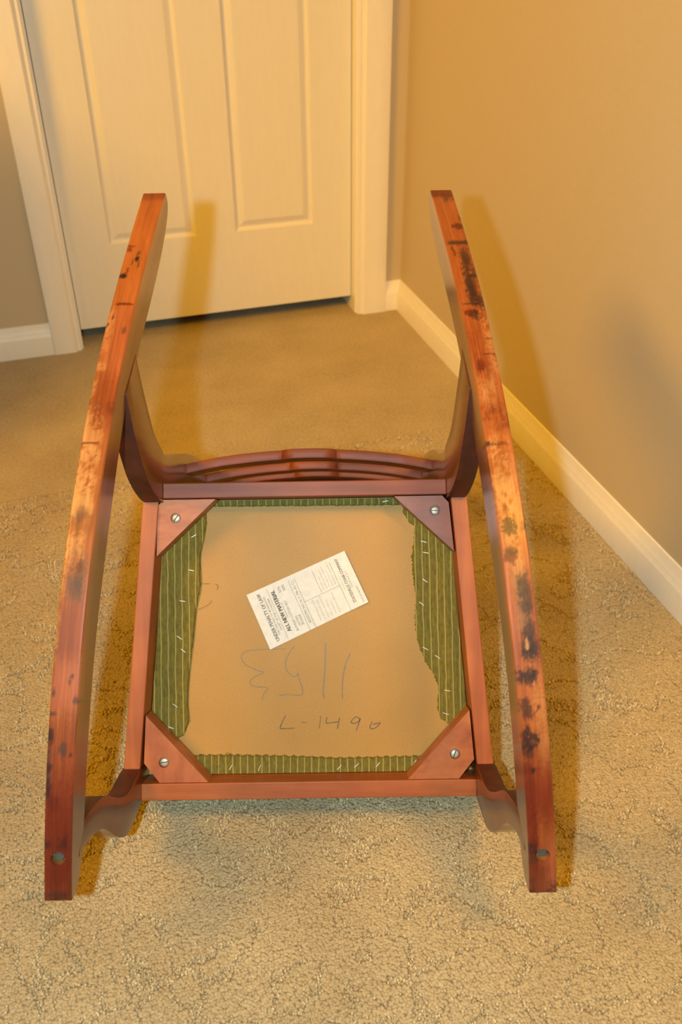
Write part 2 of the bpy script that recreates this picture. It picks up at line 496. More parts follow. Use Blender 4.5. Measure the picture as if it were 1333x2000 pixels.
SPOTS_L = [(541, .14, 4.5, .16, BLACK, 1), (508, .55, 8, .07, BLACK, 1), (515, .42, 6, .03, BLACK, .8), (521, .68, 5, .03, DKRED, .9), (484, .2, 2, .16, DKRED, .9), (490, .12, 4, .10, DKRED, .8), (530, .3, 5, .05, DKRED, .7),
 (592, .45, 1.5, .35, DKRED, .9), (618, .2, 3, .05, BLACK, .8), (633, .05, 4, .05, BLACK, .8), (643, .75, 6, .08, GREY, .7), (866, .3, 2, .30, DKRED, .9), (866, .25, 6, .02, DKRED, .9),
 (1002, .4, 14, .2, GREY, .5), (1145, .55, 20, .25, GREY, .55), (1108, .62, 12, .10, DKRED, .8), (1322, .72, 6, .06, BLACK, .8), (1332, .65, 5, .05, BLACK, .7), (1352, .1, 8, .06, GREY, .8), (1368, .9, 6, .10, GREY, .9), (1395, .1, 4, .10, GREY, .8),
 (1436, .1, 14, .10, BLACK, .8), (1462, .55, 14, .14, GREY, .75), (1476, .85, 2.5, .05, BLACK, .9), (1500, .1, 10, .12, BLACK, .7), (1540, .08, 18, .1, BLACK, .75), (1570, .3, 14, .2, DKRED, .6)]
BANDS_R = [
 (370, 640, 0, 1, ORANGE, .55, 40, 0), (369, 385, 0, 1, DKRED, .85, 3, .6), (380, 396, .55, 1, BLACK, .7, 3, .9), (400, 700, 0, 1, RED, .25, 60, .5),
 (484, 600, .48, 1, BLACK, .62, 10, 1.6), (520, 600, .45, .9, BLACK, .6, 12, 1.5), (565, 600, .4, 1, BLACK, .5, 8, 1.4), (468, 476, .1, 1, BLACK, .9, 2, .4),
 (620, 735, .70, 1, TAN, .65, 15, 1.2), (640, 780, .1, .9, RED, .45, 25, 1), (735, 790, .1, .8, TAN, .45, 14, .8), (790, 838, .1, 1, DKRED, .6, 12, .8), (840, 870, .2, 1, ORANGE, .6, 8, .5),
 (870, 1060, .05, .95, TAN, .55, 25, 1.2), (940, 1000, .1, .9, TAN, .5, 12, 1.2), (880, 1000, .75, 1, PINK, .5, 20, .5), (1040, 1140, .2, .8, TAN, .45, 15, 1.2), (1000, 1330, .0, .3, PINK, .45, 30, .5), (1000, 1330, .75, 1, PINK, .5, 30, .5),
 (1120, 1300, .38, .95, BLACK, .85, 10, 1.3), (1140, 1250, .3, .7, TAN, .35, 12, 1.4), (1290, 1500, .35, 1, ORANGE, .55, 30, .6), (1330, 1500, .6, 1, TAN, .35, 30, 1.0),
 (1470, 1760, 0, 1, RED, .9, 60, .4), (1520, 1765, 0, .8, DKRED, .40, 40, .7), (1500, 1640, 0, .35, DKRED, .6, 30, .9), (1600, 1690, .4, 1, ORANGE, .45, 30, .6), (1640, 1740, .65, 1, PINK, .5, 25, .4), (1650, 1690, 0, .28, BLACK, .65, 10, 1), (1690, 1712, .2, .8, DKRED, .4, 8, 1), (1715, 1760, 0, .25, BLACK, .6, 8, 1), (1722, 1760, .7, 1, BLACK, .8, 8, .9), (1742, 1765, 0, 1, BLACK, .75, 4, .8)]
SPOTS_R = [(443, .85, 5, .28, DKRED, 1), (428, .97, 5, .08, BLACK, .8), (484, .25, 5, .04, BLACK, .7), (496, .3, 6, .05, DKRED, .8), (505, .7, 14, .14, BLACK, .8), (541, .78, 3, .2, BLACK, .9), (560, .6, 14, .14, BLACK, .8), (585, .62, 12, .16, BLACK, .75), (594, .55, 1.5, .4, BLACK, .8),
 (611, .42, 6, .26, DKRED, .95), (617, .55, 7, .14, BLACK, .7), (663, .9, 1.6, .12, BLACK, .8), (690, .8, 1.4, .3, DKRED, .7), (712, .35, 10, .14, DKRED, .85), (866, .18, 5, .20, BLACK, .9), (866, .6, 2, .3, DKRED, .6),
 (996, .38, 6, .1, RED, .8), (1030, .38, 13, .24, BLACK, .92), (1027, .95, 8, .10, BLACK, .85), (1085, .30, 14, .20, DKRED, .9), (1078, .36, 6, .12, BLACK, .7), (1150, .60, 18, .20, BLACK, .8), (1185, .62, 14, .18, BLACK, .75), (1235, .65, 16, .16, BLACK, .8), (1270, .6, 17, .24, BLACK, .92), (1262, .52, 10, .05, TAN, .8),
 (1323, .36, 15, .28, BLACK, .9), (1318, .66, 9, .14, BLACK, .7), (1385, .28, 15, .22, BLACK, .75), (1383, .70, 6, .06, DKRED, .8), (1445, .30, 17, .26, BLACK, .9), (1470, .25, 12, .18, BLACK, .7), (1503, .33, 6, .09, BLACK, .95), (1500, .15, 12, .16, DKRED, .7), (1590, .3, 4, .05, DKRED, .8), (1655, .15, 12, .14, BLACK, .7)]

def wear_colour(row, u, bands, spots, seed):
    n1 = fbm(row * 0.045 + seed, u * 3.0 + seed, 4)
    n2 = fbm(row * 0.25 + seed * 2, u * 11.0, 3)
    n3 = fbm(row * 0.12 + 9 + seed, u * 9.0 + 4, 3)
    st = fbm(row * 0.012 + 3 * seed, u * 22.0, 3)
    col = np.outer(np.ones_like(row), (ORANGE * 0.6 + RED * 0.4)) * (0.75 + 0.5 * st)[:, None]
    for (ra, rb, ua, ub, c, k, soft, rag) in bands:
        e = (n2 - 0.5) * 2.2 * rag
        r_ = row + e * soft * 1.2
        uu = u + e * 0.14
        m = 1 / (1 + np.exp(-(r_ - ra) / (soft * .35))) * 1 / (1 + np.exp((r_ - rb) / (soft * .35)))
        if ua > 0: m *= 1 / (1 + np.exp(-(uu - ua) / 0.035))
        if ub < 1: m *= 1 / (1 + np.exp((uu - ub) / 0.035))
        if rag > .7: m *= np.clip((n1 * 0.5 + n2 * 0.5 - 0.36) * 5.5, 0, 1)
        m = (m * k)[:, None]
        col = col * (1 - m) + c * m
    for (r0, u0, rr, ur, c, k) in spots:
        dd = np.sqrt(((row - r0) / (rr * 1.15)) ** 2 + ((u - u0) / (ur * 1.15)) ** 2) + (n2 - 0.5) * 1.3 + (n1 - 0.5) * 0.9
        m = (np.clip((1.25 - dd) / 0.5, 0, 1) * k * np.clip(0.5 + 1.1 * n3, 0, 1))[:, None]
        col = col * (1 - m) + c * m
    return col * (0.82 + 0.36 * st)[:, None]

def make_rocker(side, bot, top, rows, bands, spots, seed, hole_y):
    B, T = rocker_curves(bot, top)
    # equal number of stations on both curves, paired from nose to nose
    def resample(Pn, n):
        L = np.concatenate([[0], np.cumsum(np.hypot(*np.diff(Pn, axis=0).T))]); t = np.linspace(0, L[-1], n)
        return np.stack([np.interp(t, L, Pn[:, 0]), np.interp(t, L, Pn[:, 1])], 1)
    NS, NU = 420, 22
    B = resample(B, NS); T = resample(T, NS)
    bm = bmesh.new()
    # cross-section offsets: u over the worn face, small rounded edges, then the flat upper face
    us = [k / NU for k in range(NU + 1)]
    def X(y, u): return side * (RA + RBs * y - RTH * (1 - u if side > 0 else u)) if False else side * (RA + RBs * y) - side * RTH * ((1 - u) if side > 0 else u)
    grid = []
    for i in range(NS):
        by, bz = B[i]; ty, tz = T[i]
        d = np.array((ty - by, tz - bz)); L = np.hypot(*d) + 1e-9; dn = d / L
        row = []
        for u in us:
            e = min(u, 1 - u) * RTH
            dr = 0.0012 * max(0, 1 - e / 0.0018) ** 2
            y = by + dn[0] * min(dr, L * .4); z = bz + dn[1] * min(dr, L * .4)
            row.append(bm.verts.new((X(y, u), y, z)))
        for f, u in ((0.5, 1.0), (1.0, 1.0), (1.0, 0.0), (0.5, 0.0)):
            y = by + d[0] * f; z = bz + d[1] * f
            row.append(bm.verts.new((X(y, u), y, z)))
        grid.append(row)
    m = len(grid[0])
    for A, C in zip(grid[:-1], grid[1:]):
        for k in range(m):
            bm.faces.new((A[k], A[(k + 1) % m], C[(k + 1) % m], C[k]))
    bm.faces.new(grid[0]); bm.faces.new(grid[-1][::-1])
    bmesh.ops.recalc_face_normals(bm, faces=bm.faces)
    me = bpy.data.meshes.new('rocker'); bm.to_mesh(me); bm.free()
    # bolt hole at the front end, cut into the worn face
    hy = hole_y * S
    hz = float(np.interp(hy, B[:, 0], B[:, 1])); hx = X(hy, 0.5)
    i0 = int(np.argmin(abs(B[:, 0] - hy))); tdir = B[i0 + 3] - B[i0 - 3]; tdir /= np.hypot(*tdir)
    nrm = Vector((0, -tdir[1], tdir[0])); nrm = nrm if nrm.z > 0 else -nrm
    q = nrm.to_track_quat('Z', 'Y').to_matrix().to_4x4()
    cut = bmesh.new(); bmesh.ops.create_cone(cut, cap_ends=True, segments=28, radius1=0.0077, radius2=0.0077, depth=0.03)
    cut.transform(Matrix.Translation(Vector((hx, hy, hz)) + nrm * 0.003) @ q)
    cme = bpy.data.meshes.new('cut'); cut.to_mesh(cme); cut.free()
    tmp = bpy.data.objects.new('tmp', me); COL.objects.link(tmp)
    ctmp = bpy.data.objects.new('ctmp', cme); COL.objects.link(ctmp)
    md = tmp.modifiers.new('b', 'BOOLEAN'); md.operation = 'DIFFERENCE'; md.object = ctmp; md.solver = 'EXACT'
    dg = bpy.context.evaluated_depsgraph_get(); dg.update()
    me2 = bpy.data.meshes.new_from_object(tmp.evaluated_get(dg))
    bpy.data.objects.remove(tmp); bpy.data.objects.remove(ctmp)
    me2.name = 'rocker'
    nv = len(me2.vertices)
    co = np.empty(nv * 3); me2.vertices.foreach_get('co', co); co = co.reshape(-1, 3)
    y = co[:, 1]; zc = np.interp(y, B[:, 0], B[:, 1])
    rw = np.interp(y / S, rows[1][::-1], rows[0][::-1])
    xo = side * (RA + RBs * y); u = np.clip(1 - side * (xo - co[:, 0]) / RTH if side > 0 else (co[:, 0] - xo) / RTH, 0, 1)
    col = wear_colour(rw, u, bands, spots, seed)
    depth = zc - co[:, 2]
    sidec = np.outer(0.8 + 0.4 * fbm(y * 40, co[:, 2] * 200, 3), (0.135, 0.034, 0.011))
    sm = np.clip((depth - 0.0012) / 0.002, 0, 1)[:, None]
    col = col * (1 - sm) + sidec * sm
    inhole = (np.hypot(co[:, 0] - hx, co[:, 1] - hy) < 0.0080) & (depth > 0.0015) & (depth < 0.0135)
    col[inhole] = (0.42, 0.22, 0.07)
    ca = me2.color_attributes.new('wear', 'FLOAT_COLOR', 'POINT')
    ca.data.foreach_set('color', np.concatenate([np.clip(col, 0, 1), np.ones((nv, 1))], 1).astype(np.float32).ravel())
    o = obj('rocker', me2, mat_rocker, chair)
    me2.materials.append(mat_rocker_side)
    for p in me2.polygons:
        if abs(p.normal.x) > 0.8 and zc[p.vertices[0]] - p.center.z > 0.002: p.material_index = 1
    smooth(o, 32)
    # the bolt at the bottom of the hole
    bm = bmesh.new(); bmesh.ops.create_cone(bm, cap_ends=True, segments=20, radius1=0.0056, radius2=0.0052, depth=0.008)
    bevel(bm, 0.0006, 2, 50)
    bm.transform(Matrix.Translation(Vector((hx + 0.0006, hy + 0.0012, hz)) - nrm * 0.0075) @ q)
    obj('bolt', bm, mat_bolt, o)
    return o
rk_l = make_rocker(-1, LB, LT, ROWS_L, BANDS_L, SPOTS_L, 1.7, 0.002)
rk_l['label'] = 'left rocker, worn edge with pale scratches'
rk_r = make_rocker(1, RB, RTp, ROWS_R, BANDS_R, SPOTS_R, 5.2, -0.004)
rk_r['label'] = 'right rocker with dark round scuffs'

# the sawn curved edges of the boards took the stain darker than their faces
def edge_grain(o, sgn):
    o.data.materials.append(mat_end)
    for p in o.data.polygons:
        if abs(p.normal.x) < 0.6 and p.normal.y * sgn > 0: p.material_index = 1
    return o

# --- rear legs running on into the back posts: one shaped board each side
post_front = [(.470, .128), (.4646, .126), (.43, .103), (.404, .081), (.382, .058), (.366, .028), (.3585, 0), (.3585, -.03), (.366, -.07), (.380, -.11), (.392, -.16), (.398, -.25), (.400, -.40), (.402, -.60), (.404, -.672)]
post_rear = [(.519, .094), (.5135, .0925), (.487, .074), (.455, .048), (.436, .029), (.424, .006), (.4175, -.012), (.4175, -.055), (.4215, -.09), (.430, -.13), (.435, -.18), (.438, -.254), (.438, -.40), (.437, -.60), (.436, -.664)]
for s in (-1, 1):
    pf = catmull(post_front, 5); pr = catmull(post_rear, 5)
    loop = [(y * S, z * S) for y, z in pf] + [(y * S, z * S) for y, z in pr[::-1]]
    n = len(pf)
    bm = bmesh.new()
    def xin(z): return 0.172 * S + 0.102 * max(0, z)
    rings = []
    for k in range(n):
        yf_, zf_ = loop[k]; yr_, zr_ = loop[2 * n - 1 - k]
        rings.append([bm.verts.new((s * xin(zf_), yf_, zf_)), bm.verts.new((s * (xin(zf_) + 0.0238), yf_, zf_)), bm.verts.new((s * (xin(zr_) + 0.0238), yr_, zr_)), bm.verts.new((s * xin(zr_), yr_, zr_))])
    for A, C in zip(rings[:-1], rings[1:]):
        for k in range(4): bm.faces.new((A[k], A[(k + 1) % 4], C[(k + 1) % 4], C[k]))
    bm.faces.new(rings[0]); bm.faces.new(rings[-1][::-1])
    bevel(bm, 0.0014, 2, 50)
    edge_grain(smooth(obj('back_post', bm, mat_wood_z, chair), 30), -1)

# --- front legs: S-shaped boards
fl_front = [(-.003, -.062), (-.003, -.02), (-.0035, 0), (-.014, .018), (-.023, .036), (-.0255, .050), (-.0225, .066), (-.0155, .083), (-.004, .103), (.0035, .120), (.0055, .138), (.004, .155), (-.001, .170), (-.006, .181)]
fl_rear = [(.038, -.062), (.038, -.02), (.038, 0), (.0315, .018), (.0235, .036), (.0210, .050), (.0225, .064), (.0275, .083), (.0345, .103), (.0375, .120), (.0360, .138), (.0325, .155), (.0275, .168), (.0225, .181)]
for s in (-1, 1):
    pf = catmull(fl_front, 5); pr = catmull(fl_rear, 5)
    bm = bmesh.new(); rings = []
    def xin(z): return 0.2010 * S + 0.120 * max(0, z)
    for (yf_, zf_), (yr_, zr_) in zip(pf, pr):
        yf_, zf_, yr_, zr_ = yf_ * S, zf_ * S, yr_ * S, zr_ * S
        rings.append([bm.verts.new((s * xin(zf_), yf_, zf_)), bm.verts.new((s * (xin(zf_) + 0.0255), yf_, zf_)), bm.verts.new((s * (xin(zr_) + 0.0245), yr_, zr_)), bm.verts.new((s * xin(zr_), yr_, zr_))])
    for A, C in zip(rings[:-1], rings[1:]):
        for k in range(4): bm.faces.new((A[k], A[(k + 1) % 4], C[(k + 1) % 4], C[k]))
    bm.faces.new(rings[0]); bm.faces.new(rings[-1][::-1])
    bevel(bm, 0.0014, 2, 50)
    edge_grain(smooth(obj('front_leg', bm, mat_wood_z, chair), 30), 1)

# --- seat rails
RH = 0.064
for s in (-1, 1):
    y0, y1 = 0.0395, 0.380
    pts = [(s * sidex(y0), y0), (s * sidex(y1), y1), (s * (sidex(y1) - RT), y1), (s * (sidex(y0) - RT), y0)]
    bm = prism(pts, lambda p: (p[0], p[1], 0), lambda p: (p[0], p[1], -RH))
    obj('side_rail', bevel(bm, 0.0012), mat_wood_y, chair)
obj('front_rail', bevel(box(-0.2125, 0.2125, 0.0, 0.0212, -RH, 0), 0.0012), mat_wood_x, chair)
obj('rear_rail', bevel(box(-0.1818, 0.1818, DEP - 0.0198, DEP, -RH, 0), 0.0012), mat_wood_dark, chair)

# --- corner blocks with a screw sunk into each
def block(poly, hole, rot, mat_block):
    zt, zb = -0.0042, -0.040
    bm = bmesh.new()
    hr = 0.0066
    outer = [bm.verts.new((x, y, zt)) for x, y in poly]
    K = 24
    ring = [bm.verts.new((hole[0] + hr * math.cos(2 * math.pi * k / K), hole[1] + hr * math.sin(2 * math.pi * k / K), zt)) for k in range(K)]
    es = [bm.edges.new((outer[k], outer[(k + 1) % len(outer)])) for k in range(len(outer))] + [bm.edges.new((ring[k], ring[(k + 1) % K])) for k in range(K)]
    bmesh.ops.triangle_fill(bm, use_beauty=True, edges=es)
    low = [bm.verts.new((x, y, zb)) for x, y in poly]
    for k in range(len(outer)): bm.faces.new((outer[k], outer[(k + 1) % len(outer)], low[(k + 1) % len(outer)], low[k]))
    bm.faces.new(low)
    ring2 = [bm.verts.new((v.co.x, v.co.y, zt - 0.006)) for v in ring]
    for k in range(K): bm.faces.new((ring[k], ring[(k + 1) % K], ring2[(k + 1) % K], ring2[k]))
    bm.faces.new(ring2)
    bl = obj('corner_block', bm, mat_block, chair)
    # slotted screw head
    bm = bmesh.new()
    R_ = 0.0054
    prof = [(0.0, -0.0022), (0.6, -0.0023), (0.9, -0.0029), (1.0, -0.0038), (1.0, -0.0056)]
    rg = []
    for (f, z) in prof[1:]:
        rg.append([bm.verts.new((hole[0] + R_ * f * math.cos(2 * math.pi * k / 20), hole[1] + R_ * f * math.sin(2 * math.pi * k / 20), zt + z)) for k in range(20)])
    c = bm.verts.new((hole[0], hole[1], zt - 0.0022))
    for k in range(20): bm.faces.new((c, rg[0][k], rg[0][(k + 1) % 20]))
    for A, C in zip(rg[:-1], rg[1:]):
        for k in range(20): bm.faces.new((A[k], A[(k + 1) % 20], C[(k + 1) % 20], C[k]))
    sc = smooth(obj('screw', bm, mat_metal, bl), 40)
    bm = box(-0.0046, 0.0046, -0.0006, 0.0006, zt - 0.0030, zt - 0.0019)  # dark bar in place of a cut slot, coloured as its shade
    bm.transform(Matrix.Translation((hole[0], hole[1], 0)) @ Matrix.Rotation(rot, 4, 'Z'))
    obj('screw_slot', bm, mat_slot, bl)
block([(-0.1890, 0.3735), (-0.1820, 0.3815), (-0.1150, 0.3815), (-0.1915, 0.3090)], (-0.1663, 0.3579), 0.9, mat_blocks[0])
block([(0.1150, 0.3815), (0.1765, 0.3815), (0.1848, 0.3726), (0.1905, 0.3100)], (0.1671, 0.3624), 0.0, mat_blocks[1])
block([(-0.2068, 0.1065), (-0.2095, 0.0463), (-0.1899, 0.0215), (-0.1280, 0.0215)], (-0.1842, 0.0467), 0.15, mat_blocks[2])
block([(0.2060, 0.1075), (0.1262, 0.0215), (0.1912, 0.0215), (0.2105, 0.0452)], (0.1865, 0.0522), 1.2, mat_blocks[3])

# --- slats of the back: bowed backwards, with a scalloped lower edge
def slat(z0, hgt, bow, yb, half, crest=False):
    n = 72
    xs_ = np.linspace(-half, half, n + 1)
    t = np.abs(xs_ / half)
    yc = yb + bow * (1 - t ** 2)
    cusp = np.interp(t, [0, .14, .19, .23, .45, .75, 1], [.004, .0035, .0015, -.0045, -.0025, .0015, 0]) * 1.6
    if crest: cusp = cusp * 0.6
    th = 0.0142
    bm = bmesh.new(); rings = []
    for i in range(n + 1):
        zt = z0 + cusp[i]
        zl = z0 - hgt - (0.012 * (1 - t[i] ** 2) if crest else -cusp[i])
        rings.append([bm.verts.new((xs_[i], yc[i] - th / 2, zt)), bm.verts.new((xs_[i], yc[i] + th / 2, zt)), bm.verts.new((xs_[i], yc[i] + th / 2, zl)), bm.verts.new((xs_[i], yc[i] - th / 2, zl))])
    for A, C in zip(rings[:-1], rings[1:]):
        for k in range(4): bm.faces.new((A[k], A[(k + 1) % 4], C[(k + 1) % 4], C[k]))
    bm.faces.new(rings[0]); bm.faces.new(rings[-1][::-1])
    bevel(bm, 0.0013, 2, 50)
    return bm
hw = 0.172 * S + 0.001
for z0 in (-0.169, -0.362, -0.525):
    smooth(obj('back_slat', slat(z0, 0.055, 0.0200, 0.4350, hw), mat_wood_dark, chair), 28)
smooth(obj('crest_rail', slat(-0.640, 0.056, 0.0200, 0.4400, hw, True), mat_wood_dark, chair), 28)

# --- upholstered seat: board, cushion, turned-over fabric
ZB = -0.0475
def seat_poly(m0, m1, m2):
    return [(-(sidex(0.03) - RT - m0), 0.0212 + m1), ((sidex(0.03) - RT - m0), 0.0212 + m1), (sidex(0.37) - RT - m0, DEP - 0.0198 - m2), (-(sidex(0.37) - RT - m0), DEP - 0.0198 - m2)]
bm = prism(seat_poly(0.0006, 0.0006, 0.0006), lambda p: (p[0], p[1], ZB), lambda p: (p[0], p[1], ZB - 0.012))
board = obj('seat_board', bm, mat_board, chair)
# cushion under the rails (towards the carpet)
bm = bmesh.new()
cush = []
for (gx, gy, z) in ((-0.004, -0.002, -RH - 0.0005), (0.004, 0.004, -RH - 0.006), (0.006, 0.005, -0.088), (0.001, 0.002, -0.103), (-0.014, -0.014, -0.1115), (-0.05, -0.05, -0.1150)):
    ring = []
    for (sx_, sy_) in ((-1, 0), (1, 0), (1, 1), (-1, 1)):
        y = (0.0 - gy) if sy_ == 0 else (DEP - 0.012 + min(gy, 0))
        w = sidex(max(0, y)) + gx
        ring.append(bm.verts.new((sx_ * w, y, z)))
    cush.append(ring)
for A, C in zip(cush[:-1], cush[1:]):
    for k in range(4): bm.faces.new((A[k], A[(k + 1) % 4], C[(k + 1) % 4], C[k]))
bm.faces.new(cush[0]); bm.faces.new(cush[-1][::-1])
bevel(bm, 0.004, 3, 40)
smooth(obj('cushion', bm, mat_fabric, chair), 60)

def flap(rows, thick=0.0022, ragged=0.0, seed=0, nx=34):
    """rows: list of ((xa, ya), (xb, yb)) from outer edge to free edge, one per station"""
    bm = bmesh.new(); grid = []
    rr = random.Random(seed)
    for (a, b_) in rows:
        a = np.array(a); b_ = np.array(b_); L = np.hypot(*(b_ - a)) + 1e-9
        jit = rr.uniform(-1, 1) * ragged
        row = []
        for k in range(nx + 1):
            f = k / nx
            p = a + (b_ - a) * (f + (jit / L) * f ** 6)
            rib = 0.00045 * math.cos(2 * math.pi * (p[0] + 0.004 * 0.5) / 0.0047)
            w = 0.0007 * float(fbm(np.array([p[0] * 45 + seed]), np.array([p[1] * 30]), 2)[0])
            z = ZB + thick + rib + w
            if f > 0.94: z -= (thick + 0.0005) * ((f - 0.94) / 0.06) ** 2.5
            row.append(bm.verts.new((p[0], p[1], z)))
        grid.append(row)
    for A, C in zip(grid[:-1], grid[1:]):
        for k in range(nx): bm.faces.new((A[k], A[k + 1], C[k + 1], C[k]))
    # closed underside so the cloth has thickness
    geo = bmesh.ops.extrude_face_region(bm, geom=list(bm.faces))
    for v in geo['geom']:
        if isinstance(v, bmesh.types.BMVert): v.co.z = ZB - 0.001
    return bm
def edge_interp(P, t):
    P = sorted(P, key=lambda p: p[1]); return float(np.interp(t, [p[1] for p in P], [p[0] for p in P]))
flapL = [(-0.133, 0.3531), (-0.1363, 0.3327), (-0.1417, 0.3073), (-0.1414, 0.2689), (-0.1475, 0.2385), (-0.1516, 0.2006), (-0.1575, 0.1551), (-0.1602, 0.1172), (-0.1584, 0.0896), (-0.1657, 0.0722), (-0.1759, 0.0677), (-0.190, 0.064)]
flapR = [(0.1302, 0.3591), (0.1341, 0.3502), (0.1436, 0.3439), (0.1414, 0.3194), (0.1391, 0.3079), (0.1397, 0.2824), (0.1431, 0.2468), (0.1412, 0.2191), (0.1445, 0.191), (0.1531, 0.1656), (0.1665, 0.1452), (0.1713, 0.1276), (0.1688, 0.1048), (0.173, 0.0896), (0.1842, 0.0818), (0.1926, 0.0776)]
flapF = [(-0.19, 0.045), (-0.166, 0.0468), (-0.1119, 0.0466), (-0.0308, 0.0441), (0.0366, 0.0404), (0.1041, 0.0408), (0.1514, 0.0414), (0.195, 0.0442)]
ys = np.linspace(0.066, 0.372, 100)
smooth(obj('fabric_flap', flap([((-(sidex(y) - RT - 0.001), y), (edge_interp(flapL, y) if y < .3531 else -0.133, y)) for y in ys], seed=3, ragged=0.0003), mat_fabric, board), 60)
ys = np.linspace(0.078, 0.372, 160)
smooth(obj('fabric_flap', flap([((sidex(y) - RT - 0.001, y), (edge_interp(flapR, y) if y < .3591 else 0.128, y)) for y in ys], seed=9, ragged=0.0012), mat_fabric, board), 60)
xs_ = np.linspace(-0.200, 0.200, 220)
smooth(obj('fabric_flap', flap([((x, 0.0222), (x, float(np.interp(x, [p[0] for p in flapF], [p[1] for p in flapF])) + 0.0008 * math.sin(x * 515))) for x in xs_], seed=14, thick=0.0045, ragged=0.0004, nx=14), mat_fabric, board), 60)
xs_ = np.linspace(-0.172, 0.172, 180)
smooth(obj('fabric_flap', flap([((x, DEP - 0.021), (x, 0.3725 - 0.004 * (x / 0.17) * 0.3)) for x in xs_], seed=21, thick=0.003, ragged=0.0006, nx=6), mat_fabric, board), 60)

# dark stitched edge on the left flap
pts = [(x + 0.0006, y, ZB + 0.0008) for x, y in catmull(flapL[:9], 6)]
obj('stitched_edge', tube(pts, 0.0005, sides=5), mat_thread, board)

# staples
def staple(x, y, ang, zz=0.0030, ln=0.0078):
    bm = tube([(-ln / 2, 0, -0.0022), (-ln / 2, 0, 0), (-ln / 2 + 0.0006, 0, 0.0004), (ln / 2 - 0.0006, 0, 0.0004), (ln / 2, 0, 0), (ln / 2, 0, -0.0022)], 0.00048, sides=6)
    bm.transform(Matrix.Translation((x, y, ZB + zz)) @ Matrix.Rotation(ang, 4, 'Z'))
    obj('staple', bm, mat_staple, board)
for (x, y, a) in [(-0.1539, 0.2896, -.2), (-0.1658, 0.2491, -.15), (-0.1701, 0.2009, -.6), (-0.1654, 0.1838, -.65), (-0.1768, 0.112, -.6), (-0.1826, 0.0831, -.35)]: staple(x, y, a)
for (x, y, a) in [(-0.104, 0.0305, 1.0), (-0.0662, 0.0292, 1.15), (0.0385, 0.0284, .8), (0.0614, 0.0307, .75), (0.0891, 0.031, .85), (0.1377, 0.0336, 1.0)]: staple(x, y, a, 0.0055)
for (x, y, a) in [(0.1563, 0.271, -.6), (0.1511, 0.2406, -.65), (0.155, 0.1817, -.5), (0.1708, 0.1703, -.6), (0.1828, 0.1261, -.2), (0.1801, 0.0959, -.3), (0.1554, 0.3226, -.3), (0.1579, 0.308, -.2), (-0.150, 0.335, .5), (0.105, 0.377, .2)]: staple(x, y, a)

# loose threads
obj('loose_thread', tube([(x, y, ZB + 0.001 + 0.002 * math.sin(i * .5)) for i, (x, y) in enumerate(catmull([(-0.1451, 0.2377), (-0.1301, 0.2456), (-0.1197, 0.2645), (-0.1203, 0.2699), (-0.1298, 0.2714), (-0.1413, 0.2722)], 6))], 0.0003, sides=5), mat_thread, board)
obj('loose_thread', tube([(x, y, ZB + 0.006) for x, y in catmull([(-0.1225, 0.028), (-0.1175, 0.0357), (-0.112, 0.044), (-0.1085, 0.0499), (-0.1018, 0.0472), (-0.0995, 0.0445)], 6)], 0.0003, sides=5), mat_thread, board)

# pencil writing on the board: a flat stroke each
def strokes(name, lines, w, mat):
    bm = bmesh.new()
    for ln in lines:
        P = catmull(ln, 8) if len(ln) > 2 else ln
        P = [np.array(p) for p in P]
        L, R_ = [], []
        for i, p in enumerate(P):
            t = P[min(i + 1, len(P) - 1)] - P[max(i - 1, 0)]; t = t / (np.hypot(*t) + 1e-9)
            ww = w * (0.65 + 0.5 * float(vnoise(np.array([p[0] * 300]), np.array([p[1] * 300]))[0])) * (0.6 if i in (0, len(P) - 1) else 1)
            nn = np.array((-t[1], t[0])) * ww / 2
            L.append(bm.verts.new((*(p + nn), ZB + 0.00022))); R_.append(bm.verts.new((*(p - nn), ZB + 0.00022)))
        for i in range(len(P) - 1): bm.faces.new((L[i], R_[i], R_[i + 1], L[i + 1]))
    return obj(name, bm, mat, board)
three = [(-0.0307, 0.1835), (-0.0584, 0.1833), (-0.0792, 0.1822), (-0.0879, 0.1772), (-0.0884, 0.1712), (-0.0829, 0.1633), (-0.0709, 0.1571), (-0.0605, 0.1535), (-0.0675, 0.1494), (-0.0762, 0.1443), (-0.0775, 0.1392), (-0.0712, 0.1348), (-0.0548, 0.1328), (-0.0592, 0.126), (-0.0627, 0.1172)]
five = [(-0.0186, 0.1873), (-0.0256, 0.1779), (-0.0301, 0.1677), (-0.0297, 0.1574), (-0.0251, 0.1504), (-0.0183, 0.1469), (-0.0139, 0.1506), (-0.0143, 0.1485), (-0.0115, 0.1399), (-0.0082, 0.1296), (-0.0091, 0.1236), (-0.0143, 0.1224), (-0.0281, 0.1235), (-0.0411, 0.1223)]
one_a = [(0.023, 0.1913), (0.0223, 0.1703), (0.0206, 0.1446), (0.0189, 0.1274), (0.0202, 0.1171)]
one_b = [(0.0553, 0.1767), (0.0494, 0.163), (0.0457, 0.1476), (0.0442, 0.1322), (0.0443, 0.1171)]
strokes('pencil_number', [three, five], 0.0014, mat_pencil)['label'] = 'upside-down pencil number 1153'
strokes('pencil_number', [one_a, one_b], 0.0018, mat_pencil)['label'] = 'pencil strokes of the number 1153'
